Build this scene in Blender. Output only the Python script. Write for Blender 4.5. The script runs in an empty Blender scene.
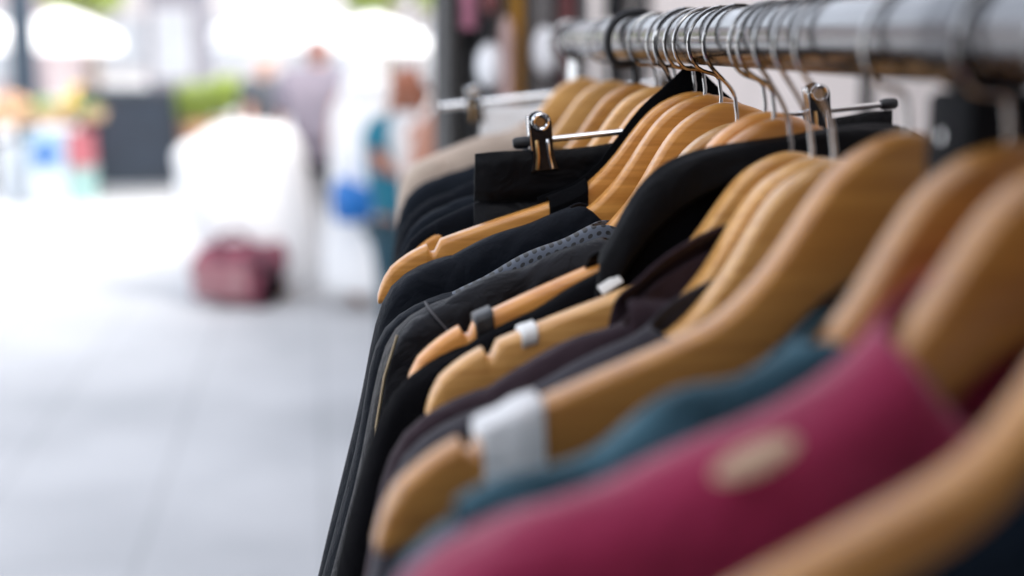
import bpy, bmesh, math, random
from mathutils import Vector, Matrix, noise
R = math.radians
random.seed(7)
S = bpy.context.scene
COL = S.collection

# ------------------------------------------------------------------ camera
CAM = Vector((0, 0, 1.65)); FPX = 1422.2
VPX, VPY = 365, 41                                   # where the street's direction (+Y) vanishes
pitch = math.atan((288 - VPY) / FPX)
yaw = math.atan((512 - VPX) * math.cos(pitch) / FPX)
cd = bpy.data.cameras.new('camera'); cam = bpy.data.objects.new('camera', cd); COL.objects.link(cam)
cam.location = CAM; cam.rotation_euler = (R(90) - pitch, 0, -yaw)
cd.sensor_width = 36; cd.lens = 50; cd.clip_start = .02; cd.clip_end = 600
cd.dof.use_dof = True; cd.dof.focus_distance = .905; cd.dof.aperture_fstop = 2.8
S.camera = cam
CR = cam.rotation_euler.to_matrix()

def ray(x, y):
    return CR @ Vector(((x - 512) / FPX, (288 - y) / FPX, -1))
def P(x, y, Y):                                      # point seen at (x, y) in the plane at distance Y
    d = ray(x, y); return CAM + d * (Y / d.y)
def G(x, y, z=0):                                    # point of the ground seen at (x, y)
    d = ray(x, y); return CAM + d * ((z - CAM.z) / d.z)

RX, RZ, RR = .223, 1.652, .0178                      # the rail
def on_rail(x, y):
    d = ray(x, y); return CAM + d * (RX / d.x)

# ------------------------------------------------------------------ materials
MATS = {}
def mat(name, c, rough=.6, metal=0, var=.12, vscale=8, bump=0, bscale=60, sheen=0, stretch=(1, 1, 1), coat=0, detail=4, c2=None, spec=.5, crease=0):
    if name in MATS: return MATS[name]
    m = bpy.data.materials.new(name); m.use_nodes = True; MATS[name] = m
    nt = m.node_tree; N = nt.nodes; L = nt.links; b = N['Principled BSDF']
    b.inputs['Roughness'].default_value = rough; b.inputs['Metallic'].default_value = metal
    b.inputs['Specular IOR Level'].default_value = spec
    if sheen: b.inputs['Sheen Weight'].default_value = sheen; b.inputs['Sheen Roughness'].default_value = .4
    if coat: b.inputs['Coat Weight'].default_value = coat; b.inputs['Coat Roughness'].default_value = .25
    tc = N.new('ShaderNodeTexCoord'); mp = N.new('ShaderNodeMapping'); mp.inputs['Scale'].default_value = stretch
    L.new(tc.outputs['Object'], mp.inputs['Vector'])
    n = N.new('ShaderNodeTexNoise'); n.inputs['Scale'].default_value = vscale; n.inputs['Detail'].default_value = detail
    L.new(mp.outputs[0], n.inputs['Vector'])
    cr = N.new('ShaderNodeValToRGB'); e = cr.color_ramp.elements
    e[0].position = .3; e[1].position = .7
    lo = c2 if c2 else tuple(v * (1 - var) for v in c); hi = c if c2 else tuple(min(1, v * (1 + var)) for v in c)
    e[0].color = (*lo, 1); e[1].color = (*hi, 1)
    L.new(n.outputs['Fac'], cr.inputs[0]); L.new(cr.outputs[0], b.inputs['Base Color'])
    if bump:
        n2 = N.new('ShaderNodeTexNoise'); n2.inputs['Scale'].default_value = bscale; n2.inputs['Detail'].default_value = 3
        L.new(mp.outputs[0], n2.inputs['Vector'])
        bp = N.new('ShaderNodeBump'); bp.inputs['Strength'].default_value = bump; bp.inputs['Distance'].default_value = .002
        if crease:
            n3 = N.new('ShaderNodeTexNoise'); n3.inputs['Scale'].default_value = 38; n3.inputs['Detail'].default_value = 5; n3.inputs['Distortion'].default_value = 1.2
            L.new(tc.outputs['Object'], n3.inputs['Vector']); ad = N.new('ShaderNodeMath'); ad.operation = 'MULTIPLY_ADD'; ad.inputs[1].default_value = crease
            L.new(n3.outputs['Fac'], ad.inputs[0]); L.new(n2.outputs['Fac'], ad.inputs[2]); L.new(ad.outputs[0], bp.inputs['Height'])
        else: L.new(n2.outputs['Fac'], bp.inputs['Height'])
        L.new(bp.outputs[0], b.inputs['Normal'])
    return m
def wood(name, c, c2):
    m = mat(name, c, .36, c2=c2, vscale=6, stretch=(1, 20, 42), bump=.12, bscale=9, coat=.35, detail=7)
    nt = m.node_tree; N = nt.nodes; L = nt.links; b = N['Principled BSDF']      # boards differ a little from one another
    oi = N.new('ShaderNodeObjectInfo'); mr = N.new('ShaderNodeMapRange'); mr.inputs[3].default_value = .80; mr.inputs[4].default_value = 1.14; L.new(oi.outputs['Random'], mr.inputs[0])
    mp = [n for n in N if n.type == 'MAPPING'][0]; cx = N.new('ShaderNodeCombineXYZ'); L.new(oi.outputs['Random'], cx.inputs[0]); L.new(oi.outputs['Random'], cx.inputs[1]); L.new(cx.outputs[0], mp.inputs['Location'])
    hs = N.new('ShaderNodeHueSaturation'); L.new(mr.outputs[0], hs.inputs['Value']); l = b.inputs['Base Color'].links[0]; src = l.from_socket; L.remove(l); L.new(src, hs.inputs['Color']); L.new(hs.outputs[0], b.inputs['Base Color'])
    return m
W_GOLD = wood('beech_gold', (.70, .325, .072), (.50, .20, .036))
W_PALE = wood('beech_pale', (.75, .41, .13), (.57, .27, .072))
W_ORANGE = wood('beech_orange', (.70, .31, .07), (.55, .21, .042))
W_TAN = wood('beech_tan', (.60, .275, .062), (.42, .17, .036))
CHROME = mat('polished_steel', (.78, .79, .8), .13, 1, var=.03, bump=.03, bscale=25)
WIRE = mat('steel_wire', (.46, .45, .44), .12, 1, var=.1)
GUNMETAL = mat('dark_steel', (.05, .052, .06), .25, 1, var=.15)
BRASS = mat('brass_spring', (.62, .40, .18), .3, 1)
RUBBER = mat('black_rubber', (.012, .013, .015), .5)
BLKPL = mat('black_plastic', (.012, .012, .014), .4)
def cloth(name, c, rough=.85, var=.18, sheen=.25, bump=.25, bscale=420, vscale=14, spec=.3):
    return mat(name, c, rough, 0, var, vscale, bump, bscale, sheen, spec=spec, crease=7)
C_BLACK = cloth('black_cloth', (.003, .0032, .004), 0.85, sheen=0, spec=0.04)
C_BLACKSOFT = cloth('soft_black_cloth', (.0035, .0035, .0045), 0.85, sheen=0, spec=0.05)
C_NAVY = cloth('black_navy_cloth', (.0055, .0075, .012), 0.62, sheen=0.01, spec=0.1)
C_LEATHER = mat('charcoal_waxed_cloth', (.0085, .0085, .011), .5, var=.25, vscale=30, bump=.3, bscale=160, spec=.13, sheen=.0, crease=9)
C_PLUM = cloth('brown_plum_cloth', (.036, .023, .029), 0.85, sheen=0.12, spec=0.08)
C_CHAR = cloth('charcoal_cloth', (.042, .039, .047), 0.85, sheen=0.12, spec=0.08)
C_SLATE = cloth('slate_cloth', (.010, .013, .018), 0.85, sheen=0.01, spec=0.06)
C_SLATE2 = cloth('dark_slate_cloth', (.006, .0075, .0105), 0.85, sheen=0, spec=0.05)
C_TEAL = mat('teal_cloth', (.055, .14, .185), .85, 0, vscale=26, bump=.3, bscale=300, sheen=.2, spec=.2, c2=(.010, .038, .055), crease=10)
C_MAG = cloth('raspberry_cloth', (.29, .016, .066), sheen=.5, var=.15)
C_INK = cloth('ink_blue_cloth', (.010, .016, .026), 0.85, sheen=0.02, spec=0.06)
C_CREAM = cloth('cream_cloth', (.46, .37, .30), sheen=.1)
C_WHITE = cloth('white_cloth', (.80, .80, .80), sheen=.05, var=.04)
C_BROWN = cloth('taupe_cloth', (.20, .15, .12), sheen=.2)
C_TAG = mat('white_tag', (.82, .82, .80), .5, var=.03)
C_CREAMTAG = mat('cream_tag', (.70, .50, .35), .7, var=.06)
C_GREYTAG = mat('grey_tag', (.30, .17, .22), .5, var=.06)
ZIP = mat('brass_zip', (.50, .38, .22), .3, 1)

C_COLLAR = mat('black_collar_cloth', (.005, .005, .006), .5, var=.2, vscale=25, bump=.25, bscale=200, spec=.09, crease=5)
def dots_mat():                                       # slate mesh cloth printed with rows of black dots
    m = bpy.data.materials.new('dotted_cloth'); m.use_nodes = True
    nt = m.node_tree; N = nt.nodes; L = nt.links; b = N['Principled BSDF']
    b.inputs['Roughness'].default_value = .75; b.inputs['Sheen Weight'].default_value = .2
    uv = N.new('ShaderNodeUVMap'); sx = N.new('ShaderNodeSeparateXYZ'); L.new(uv.outputs[0], sx.inputs[0])
    def M(op, a, b_=None):
        n = N.new('ShaderNodeMath'); n.operation = op
        for i, v in enumerate((a, b_)):
            if v is None: continue
            if isinstance(v, (int, float)): n.inputs[i].default_value = v
            else: L.new(v, n.inputs[i])
        return n.outputs[0]
    p = .0052
    ru = M('DIVIDE', sx.outputs[0], p); rv = M('DIVIDE', sx.outputs[1], p)
    off = M('MULTIPLY', M('FLOORED_MODULO', M('FLOOR', rv), 2), .5)
    fu = M('SUBTRACT', M('FRACT', M('ADD', ru, off)), .5); fv = M('SUBTRACT', M('FRACT', rv), .5)
    d = M('SQRT', M('ADD', M('MULTIPLY', fu, fu), M('MULTIPLY', fv, fv)))
    mk = M('LESS_THAN', d, .29)
    mx = N.new('ShaderNodeMix'); mx.data_type = 'RGBA'
    mx.inputs[6].default_value = (.075, .09, .12, 1); mx.inputs[7].default_value = (.006, .007, .009, 1)
    L.new(mk, mx.inputs[0]); L.new(mx.outputs[2], b.inputs['Base Color'])
    return m
C_DOTS = dots_mat()
C_SATIN = mat('black_satin', (.0035, .0035, .0045), .45, var=.2, vscale=20, bump=.3, bscale=120, spec=.10, crease=6)

# ------------------------------------------------------------------ builders
def tag(o, label=None, cat=None, group=None, kind=None):
    if label: o['label'] = label
    if cat: o['category'] = cat
    if group: o['group'] = group
    if kind: o['kind'] = kind
    return o
def empty(name, loc, rz=0):
    o = bpy.data.objects.new(name, None); COL.objects.link(o); o.location = loc; o.rotation_euler = (0, 0, rz)
    o.empty_display_size = .05; return o
def link(name, me, m, parent=None, smooth=True):
    me.materials.append(m)
    if smooth:
        for p in me.polygons: p.use_smooth = True
    o = bpy.data.objects.new(name, me); COL.objects.link(o)
    if parent: o.parent = parent
    return o
class MB:
    def __init__(s): s.bm = bmesh.new()
    def box(s, c, d, rot=None, bevel=0):
        r = bmesh.ops.create_cube(s.bm, size=1); vs = r['verts']
        bmesh.ops.scale(s.bm, vec=d, verts=vs)
        if bevel:
            es = list({e for v in vs for e in v.link_edges})
            q = bmesh.ops.bevel(s.bm, geom=es, offset=bevel, segments=2, affect='EDGES', profile=.5)
            vs = list({v for f in q['faces'] for v in f.verts} | {v for v in vs if v.is_valid})
        if rot is not None: bmesh.ops.rotate(s.bm, cent=(0, 0, 0), matrix=rot, verts=vs)
        bmesh.ops.translate(s.bm, vec=c, verts=vs); return s
    def cyl(s, p0, p1, r0, r1=None, n=16, caps=True):
        p0, p1 = Vector(p0), Vector(p1); r1 = r0 if r1 is None else r1
        return s.rings([p0, p1], [(r0, r0), (r1, r1)], n, caps)
    def rings(s, pts, rad, n=12, caps=True, up=None):
        pts = [Vector(p) for p in pts]; prev = None; first = None; nrm = None
        for i, p in enumerate(pts):
            t = (pts[min(i + 1, len(pts) - 1)] - pts[max(i - 1, 0)]).normalized()
            if up is not None: a = Vector(up); a = (a - t * a.dot(t)).normalized()
            elif nrm is None:
                a = t.orthogonal().normalized()
            else: a = (nrm - t * nrm.dot(t)).normalized()
            nrm = a; b = t.cross(a)
            rx, ry = rad[i] if isinstance(rad[i], tuple) else (rad[i], rad[i])
            ring = [s.bm.verts.new(p + a * (math.cos(2 * math.pi * j / n) * rx) + b * (math.sin(2 * math.pi * j / n) * ry)) for j in range(n)]
            if prev:
                for j in range(n): s.bm.faces.new((prev[j], prev[(j + 1) % n], ring[(j + 1) % n], ring[j]))
            else: first = ring
            prev = ring
        if caps: s.bm.faces.new(first[::-1]); s.bm.faces.new(prev)
        return s
    def tube(s, pts, r, n=8): return s.rings(pts, [r] * len(pts), n)
    def ball(s, c, d, sub=2, rot=None):
        q = bmesh.ops.create_icosphere(s.bm, subdivisions=sub, radius=1); vs = q['verts']
        bmesh.ops.scale(s.bm, vec=d, verts=vs)
        if rot is not None: bmesh.ops.rotate(s.bm, cent=(0, 0, 0), matrix=rot, verts=vs)
        bmesh.ops.translate(s.bm, vec=c, verts=vs); return s
    def torus(s, c, Rr, r, axis='Y', n=20, m=8):
        pts = []
        for i in range(n + 1):
            a = 2 * math.pi * i / n
            v = {'Y': Vector((math.cos(a), 0, math.sin(a))), 'Z': Vector((math.cos(a), math.sin(a), 0)), 'X': Vector((0, math.cos(a), math.sin(a)))}[axis]
            pts.append(Vector(c) + v * Rr)
        return s.rings(pts, [r] * len(pts), m, caps=False, up={'Y': (0, 1, 0), 'Z': (0, 0, 1), 'X': (1, 0, 0)}[axis])
    def prism(s, poly, y0, y1):                       # polygon in XZ, extruded along Y
        a = [s.bm.verts.new((x, y0, z)) for x, z in poly]; b = [s.bm.verts.new((x, y1, z)) for x, z in poly]
        s.bm.faces.new(a); s.bm.faces.new(b[::-1]); n = len(poly)
        for i in range(n): s.bm.faces.new((a[(i + 1) % n], a[i], b[i], b[(i + 1) % n]))
        return s
    def build(s, name, m, parent=None, smooth=True, bevel=0, sub=0, solid=0):
        bmesh.ops.recalc_face_normals(s.bm, faces=s.bm.faces)
        me = bpy.data.meshes.new(name); s.bm.to_mesh(me); s.bm.free()
        o = link(name, me, m, parent, smooth)
        if bevel:
            b = o.modifiers.new('bevel', 'BEVEL'); b.width = bevel; b.segments = 2; b.limit_method = 'ANGLE'
        if solid:
            b = o.modifiers.new('solid', 'SOLIDIFY'); b.thickness = solid; b.offset = 0
        if sub:
            b = o.modifiers.new('sub', 'SUBSURF'); b.levels = b.render_levels = sub
        if smooth and not sub:
            try: me.set_sharp_from_angle(angle=R(40))
            except Exception: pass
        return o
def lerp_tab(tab, x):
    for (x0, y0), (x1, y1) in zip(tab, tab[1:]):
        if x <= x1:
            f = (x - x0) / (x1 - x0); return y0 + (y1 - y0) * f
    return tab[-1][1]
def smooth_tab(tab, x):                               # a softened table
    w = .006; return sum(lerp_tab(tab, max(0, x + o * w)) for o in (-1, -.5, 0, .5, 1)) / 5

# ------------------------------------------------------------------ contoured wooden hangers
HL, HD = .214, .137
TOP = [(0, 0), (.008, -.001), (.016, -.004), (.029, -.011), (.042, -.026), (.055, -.044), (.068, -.057), (.08, -.066), (.1, -.073), (.14, -.085), (.18, -.098),
       (.195, -.105), (.205, -.113), (.211, -.122), (.214, -.132)]
BOT = [(0, -.050), (.02, -.052), (.04, -.062), (.06, -.080), (.08, -.098), (.1, -.106), (.14, -.115), (.18, -.127), (.2, -.134), (.21, -.137), (.214, -.1365)]
BOW = .010
class Pose: pass
def pose(apx, tip, yw=0):
    h = Pose(); h.apex = on_rail(*apx); h.yaw = R(yw)
    left = Vector((-math.cos(h.yaw), -math.sin(h.yaw), 0)); n = Vector((-left.y, left.x, 0))
    d = ray(*tip); t = (h.apex - CAM).dot(n) / d.dot(n); q = CAM + d * t - h.apex
    a, b = q.dot(left), -q.z
    h.k = math.hypot(a, b) / math.hypot(HL, HD); h.r = math.atan2(b, a) - math.atan2(HD, HL)
    print('pose', apx, 'Y=%.3f h=%.3f L=%.3f drop=%.3f k=%.2f roll=%.1f' % (h.apex.y, RZ - h.apex.z, a, b, h.k, math.degrees(h.r)))
    return h
def xf(h, x, y, z):
    y -= BOW * (x / HL) ** 2; x *= h.k; z *= h.k
    c, s = math.cos(h.r), math.sin(h.r)
    return Vector((x * c - z * s, y, x * s + z * c))
def hanger(h, label, wm, hookm=None, wire=.0013, notch=True, group='wooden hangers on the rail', half=.0085, shank=True):
    root = empty('wooden_hanger', h.apex, h.yaw); tag(root, label, 'clothes hanger', group)
    bm = bmesh.new(); prev = None
    xs = [i * .004 for i in range(0, 45)] + [.178 + i * .0015 for i in range(0, 22)] + [.2118, .213, .2138]
    xs = sorted(set(round(v, 5) for v in xs)); xs = [-v for v in xs[::-1] if v > 0] + xs
    rings = []
    for x in xs:
        a = abs(x); zt = smooth_tab(TOP, a) if a < .2 else lerp_tab(TOP, a); zb = smooth_tab(BOT, a) if a < .2 else lerp_tab(BOT, a)
        if notch and .172 < a < .181: zt -= .0065 * (1 - ((a - .1765) / .0045) ** 2) ** .5 if abs(a - .1765) < .0045 else 0
        e = min(1, (HL + .0006 - a) / .010) ** .5; hy = half * (.55 + .45 * e)
        if a < .02: hy *= 1
        rr = min(.0045, (zt - zb) * .45, hy * .8)
        cs = []
        for cy, cz, a0 in ((hy - rr, zt - rr, 0), (-hy + rr, zt - rr, 90), (-hy + rr, zb + rr, 180), (hy - rr, zb + rr, 270)):
            for q in (0, 30, 60, 90):
                t = R(a0 + q); cs.append((cy + math.cos(t) * rr, cz + math.sin(t) * rr))
        rings.append([bm.verts.new(xf(h, x, y, z)) for y, z in cs])
    for A, B in zip(rings, rings[1:]):
        for j in range(16): bm.faces.new((A[j], A[(j + 1) % 16], B[(j + 1) % 16], B[j]))
    bm.faces.new(rings[0][::-1]); bm.faces.new(rings[-1])
    bmesh.ops.recalc_face_normals(bm, faces=bm.faces)
    me = bpy.data.meshes.new('hanger_body'); bm.to_mesh(me); bm.free(); link('hanger_body', me, wm, root)
    # hook: stem, bulge to the left of the rail, over its top, open end on the right
    zr = RZ - h.apex.z; rx = RX - h.apex.x; hr = RR + wire + .003; cz = zr + RR + wire - hr
    pts = [Vector((0, 0, -.01)), Vector((0, 0, .004)), Vector((-.001, 0, .010))]
    a0 = 215
    s0 = Vector((rx + hr * math.cos(R(a0)), 0, cz + hr * math.sin(R(a0)))); t0 = Vector((math.sin(R(a0)), 0, -math.cos(R(a0))))
    p0, p1, p2, p3 = pts[-1], pts[-1] + Vector((0, 0, .012)), s0 - t0 * .012, s0
    for i in range(1, 9):
        t = i / 8; pts.append(p0 * (1 - t) ** 3 + p1 * 3 * t * (1 - t) ** 2 + p2 * 3 * t * t * (1 - t) + p3 * t ** 3)
    for a in range(a0 - 12, -36, -12): pts.append(Vector((rx + hr * math.cos(R(a)), 0, cz + hr * math.sin(R(a)))))
    m = MB(); m.tube(pts, wire, 8)
    m.ball(pts[-1], (wire * 1.25,) * 3, 1)
    hk = m.build('hook', hookm or WIRE, root)
    h.root = root; return root

# ------------------------------------------------------------------ clothes on hangers
def ridge(a): return smooth_tab(TOP, a) if a < .178 else -(.098 + .42 * (a - .178))
FR = [0, .004, .010, .020, .035, .055, .08, .115, .16, .22, .30, .40, .52, .68, .84, 1]
def garment(h, name, label, cat, m, t=.016, neck=.078, zf=-.075, zb=-.06, W=.190, length=.66, flare=.10, grow=.012, seed=0, amp=.004, sleeve=True,
            sl_r=1.0, sl_out=0, collar=None, mcol=None, wideneck=2.5, lift=.0065, ty0=.0045, sleeve_m=None, sl_len=1.0, group='clothes hanging on the rail', plump=1.0, half=.0085, fold=.003):
    root = empty(name, h.apex, h.yaw); tag(root, label, cat, group)
    h.g = root
    def neckz(a, zc): zn = ridge(neck) + lift; return zn + (zc - zn) * (1 - (a / neck) ** wideneck)
    hemz = -length
    bm = bmesh.new(); uvl = bm.loops.layers.uv.new('UVMap')
    nx = 46; xs = [-W + 2 * W * i / nx for i in range(nx + 1)]
    grid = []
    for x in xs:
        a = abs(x); col = []
        endf = max(0, (a - (W - .035)) / .035); te = t * (1 - .45 * endf ** 2)
        for side in (1, -1):
            if a < neck:
                zt = neckz(a, zb if side > 0 else zf); ty = max(half + .003, t * (1 - (a / neck) ** 6) ** .5 * .9) * (1 if a < neck * .93 else .8)
            else: zt = ridge(a) + lift; ty = ty0
            top = xf(h, x, 0, zt)
            line = []
            for f in FR:
                d = f * (top.z - hemz)
                yy = ty + (te - ty) * (1 - math.exp(-d / .0055)) + grow * f
                px = top.x * (1 + flare * f)
                w = min(1, d / .04)
                nz = noise.noise(Vector((x * 11 + seed * 3.1, d * 3.5, seed * 7.7 + side))) * amp * 1.6 * w * (1 + f) \
                    + noise.noise(Vector((x * 38, d * 16 + seed, seed * 2.3 + side))) * amp * .9 * w
                fn = noise.noise(Vector((x * 17 - d * 9, seed * 4.1 + side, d * 1.5))); nz += fold * (1 - 2.2 * abs(fn)) * min(1, d / .05) * max(0, 1 - endf)
                dz = abs(noise.noise(Vector((x * 20, seed * 5.5, 0)))) * amp * 1.3
                line.append((px, side * (yy + nz) + top.y, top.z - d + dz))
            if side > 0: line = line[::-1]
            col += line
        grid.append(([bm.verts.new(p) for p in col], a, x))
    nf = len(FR)
    for (A, a0, x0), (B, a1, x1) in zip(grid, grid[1:]):
        for j in range(2 * nf - 1):
            if j == nf - 1 and (a0 < neck or a1 < neck): continue
            f = bm.faces.new((A[j], A[j + 1], B[j + 1], B[j]))
            jj = [(FR[nf - 1 - q] if q < nf else -FR[q - nf]) * .66 for q in (j, j + 1)]
            for lp, uvv in zip(f.loops, ((x0, jj[0]), (x0, jj[1]), (x1, jj[1]), (x1, jj[0]))): lp[uvl].uv = (uvv[0] + 2, uvv[1] + 2)
    bmesh.ops.recalc_face_normals(bm, faces=bm.faces)
    me = bpy.data.meshes.new('garment_body'); bm.to_mesh(me); bm.free()
    o = link('garment_body', me, m, root)
    o.modifiers.new('solid', 'SOLIDIFY').thickness = .0022; sb = o.modifiers.new('sub', 'SUBSURF'); sb.levels = sb.render_levels = 1
    h.sleeve_line = {}
    if sleeve:
        for sg in (-1, 1):
            spec = [(W - .046, .024, .021, .8), (W - .034, .027, .0275, 1.0), (W - .024, .031, .0335, 1.08), (W - .017, .035, .041, 1.12), (W - .013, .047, .042, 1.18),
                    (W - .007, .08, .043, 1.25), (W + .002, .11, .0435, 1.3), (W + .017, .17, .045, 1.32), (W + .043, .28, .047, 1.3), (W + .066, .40, .047, 1.25), (W + .08, .50 * sl_len, .046, 1.2), (W + .09, .60 * sl_len, .044, 1.15)]
            mb = MB(); n = 20; rings = []
            pts = [xf(h, sg * a, 0, ridge(min(a, W + .012)) + lift) - Vector((0, 0, dd)) for a, dd, _, _ in spec]
            for i, p in enumerate(pts): p.x += sg * sl_out * max(0, spec[i][1] - .05)
            for i, p in enumerate(pts):
                tg = (pts[min(i + 1, len(pts) - 1)] - pts[max(0, i - 1)]).normalized(); side = Vector((0, 1, 0)).cross(tg).normalized() * sg
                rp, ry = spec[i][2] * sl_r, t * spec[i][3] * plump
                ring = []
                for j in range(n):
                    an = 2 * math.pi * j / n
                    cs_, sn_ = math.cos(an), math.sin(an); q = p + side * (math.copysign(abs(cs_) ** (.5 if i < 6 else .8), cs_) * rp) + Vector((0, 1, 0)) * (math.copysign(abs(sn_) ** (.5 if i < 6 else .65), sn_) * ry)
                    w = min(1, i / 4)
                    q += (side * math.cos(an) + Vector((0, 1, 0)) * math.sin(an)) * (noise.noise(Vector((q.x * 20 + seed, math.sin(an) * 1.6, q.z * 11))) * amp * 1.3 * w)
                    ring.append(mb.bm.verts.new(q))
                rings.append(ring)
            uvs = mb.bm.loops.layers.uv.new('UVMap'); vl = 0
            for A, B, pa, pb in zip(rings, rings[1:], pts, pts[1:]):
                v2 = vl + (pb - pa).length
                for j in range(n):
                    f = mb.bm.faces.new((A[j], A[(j + 1) % n], B[(j + 1) % n], B[j]))
                    for lp, uvv in zip(f.loops, ((vl, j), (vl, j + 1), (v2, j + 1), (v2, j))): lp[uvs].uv = (uvv[0] + 2, uvv[1] * .0085 + 2)
                vl = v2
            mb.bm.faces.new(rings[0]); mb.bm.faces.new(rings[-1])
            h.sleeve_line[sg] = [[v.co.copy() for v in r_] for r_ in rings]
            mb.build('sleeve', sleeve_m or m, root, sub=1)
    if collar:                                        # turned-down collar: a front and a back leaf
        cb = bmesh.new()
        for side in (-1, 1):
            g2 = []
            for i in range(25):
                x = -neck * 1.04 + 2.08 * neck * i / 24; a = min(abs(x), neck * .995); zt = neckz(a, zf if side < 0 else zb)
                top = xf(h, x, 0, zt + .008); ln = []
                dep = collar * (1 if side > 0 else (.35 + .65 * min(1, abs(x) / neck * 1.4)))
                tyy = max(half + .004, t * .85)
                for q, (fo, fz) in enumerate(((-.5, -.15), (0, 0), (.35, -.02), (.65, .2), (.85, .55), (1.0, 1.0))):
                    dy = tyy + .008 * fo + (noise.noise(Vector((x * 25, q * .6, seed + side))) * .004 if q > 2 else 0)
                    ln.append(cb.verts.new((top.x * (1 + .05 * max(fz, 0)), side * dy + top.y, top.z - dep * fz + (0 if q < 3 else noise.noise(Vector((x * 14, seed, side))) * .006))))
                g2.append(ln)
            for A, B in zip(g2, g2[1:]):
                for j in range(5): cb.faces.new((A[j], A[j + 1], B[j + 1], B[j]))
        bmesh.ops.recalc_face_normals(cb, faces=cb.faces)
        me = bpy.data.meshes.new('collar'); cb.to_mesh(me); cb.free()
        o = link('collar', me, mcol or m, root); o.modifiers.new('solid', 'SOLIDIFY').thickness = .003
        sb = o.modifiers.new('sub', 'SUBSURF'); sb.levels = sb.render_levels = 1
    return root
def patch(h, parent, name, m, a, w, hgt, t, dz=.0, tilt=0):  # small sewn label on the front of a shoulder
    p = xf(h, -a, 0, ridge(a) + .0035); sl = math.atan2(-(xf(h, -a - .01, 0, ridge(a + .01)).z - xf(h, -a, 0, ridge(a)).z), .01)
    rm = Matrix.Rotation(-sl + tilt, 3, 'Y') @ Matrix.Rotation(R(-38), 3, 'X'); mb = MB()
    if 'patch' in name: mb.ball((p.x, p.y - t, p.z - dz), (w * .56, .0012, hgt * .62), 3, rm)
    else: mb.box((p.x, p.y - t, p.z - dz), (w, .0016, hgt), rm, .0004)
    return mb.build(name, m, parent)
def wrap(h, name, m, a0, a1, pad, label=None, extra=0, half=.0085, depth=None):      # a band wound round the arm of a hanger
    bm = bmesh.new(); rings = []
    for i in range(9):
        a = a0 + (a1 - a0) * i / 8; zt = smooth_tab(TOP, a) + pad; zb = smooth_tab(BOT, a) - pad - extra if depth is None else zt - depth; hy = half + pad
        cs = []
        for cy, cz, q0 in ((hy - .004, zt - .004, 0), (-hy + .004, zt - .004, 90), (-hy + .004, zb + .004, 180), (hy - .004, zb + .004, 270)):
            for q in (0, 45, 90):
                w = noise.noise(Vector((a * 130, q0 * .05, pad * 900))) * pad * .5
                cs.append((cy + math.cos(R(q0 + q)) * (.004 + w), cz + math.sin(R(q0 + q)) * (.004 + w)))
        rings.append([bm.verts.new(xf(h, -a, y, z)) for y, z in cs])
    for A, B in zip(rings, rings[1:]):
        for j in range(12): bm.faces.new((A[j], A[(j + 1) % 12], B[(j + 1) % 12], B[j]))
    bm.faces.new(rings[0]); bm.faces.new(rings[-1]); bmesh.ops.recalc_face_normals(bm, faces=bm.faces)
    me = bpy.data.meshes.new(name); bm.to_mesh(me); bm.free(); o = link(name, me, m, h.root)
    if label: o['label'] = label
    return o

# ---- far end of the rail
GH = 'wooden hangers on the rail'
f1 = pose((583, 77), (402, 194), 0)
hanger(f1, 'pale wooden hanger farthest along the rail, wearing the cream coat', W_PALE)
garment(f1, 'coat', 'cream coat with a blurred pale shoulder at the far end of the rail', 'coat', C_CREAM, t=.022, sl_out=-.22, seed=1, neck=.07, zf=-.085, sl_r=.95, flare=.0)
f2 = pose((611, 80), (404, 226), 0)
hanger(f2, 'wooden hanger second from the far end, in front of the cream coat', W_PALE)
garment(f2, 'jacket', 'grey slate jacket hanging right in front of the cream coat', 'jacket', C_SLATE, t=.017, sl_out=-.12, seed=2, neck=.075)
f3 = pose((636, 83), (408, 248), 0)
hanger(f3, 'wooden hanger with a thick black plastic hook near the far rail end', W_GOLD, hookm=BLKPL, wire=.0038)
garment(f3, 'jacket', 'dark slate jacket hanging from the hanger with a thick black hook', 'jacket', C_SLATE2, t=.014, sl_out=-.12, seed=3, neck=.075)
f4 = pose((656, 86), (408, 263), 0)
hanger(f4, 'blond wooden hanger just beyond the hanger next to the black trousers', W_PALE)
garment(f4, 'jacket', 'charcoal blue jacket second behind the black clipped trousers', 'jacket', C_SLATE, t=.012, sl_out=-.12, seed=4, neck=.075)
f5 = pose((676, 88), (405, 276), 0)
hanger(f5, 'wooden hanger directly behind the black clipped trousers', W_GOLD)
garment(f5, 'jacket', 'blue black jacket directly behind the black clipped trousers', 'jacket', C_SLATE2, t=.010, sl_out=-.12, seed=5, neck=.075)

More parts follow.
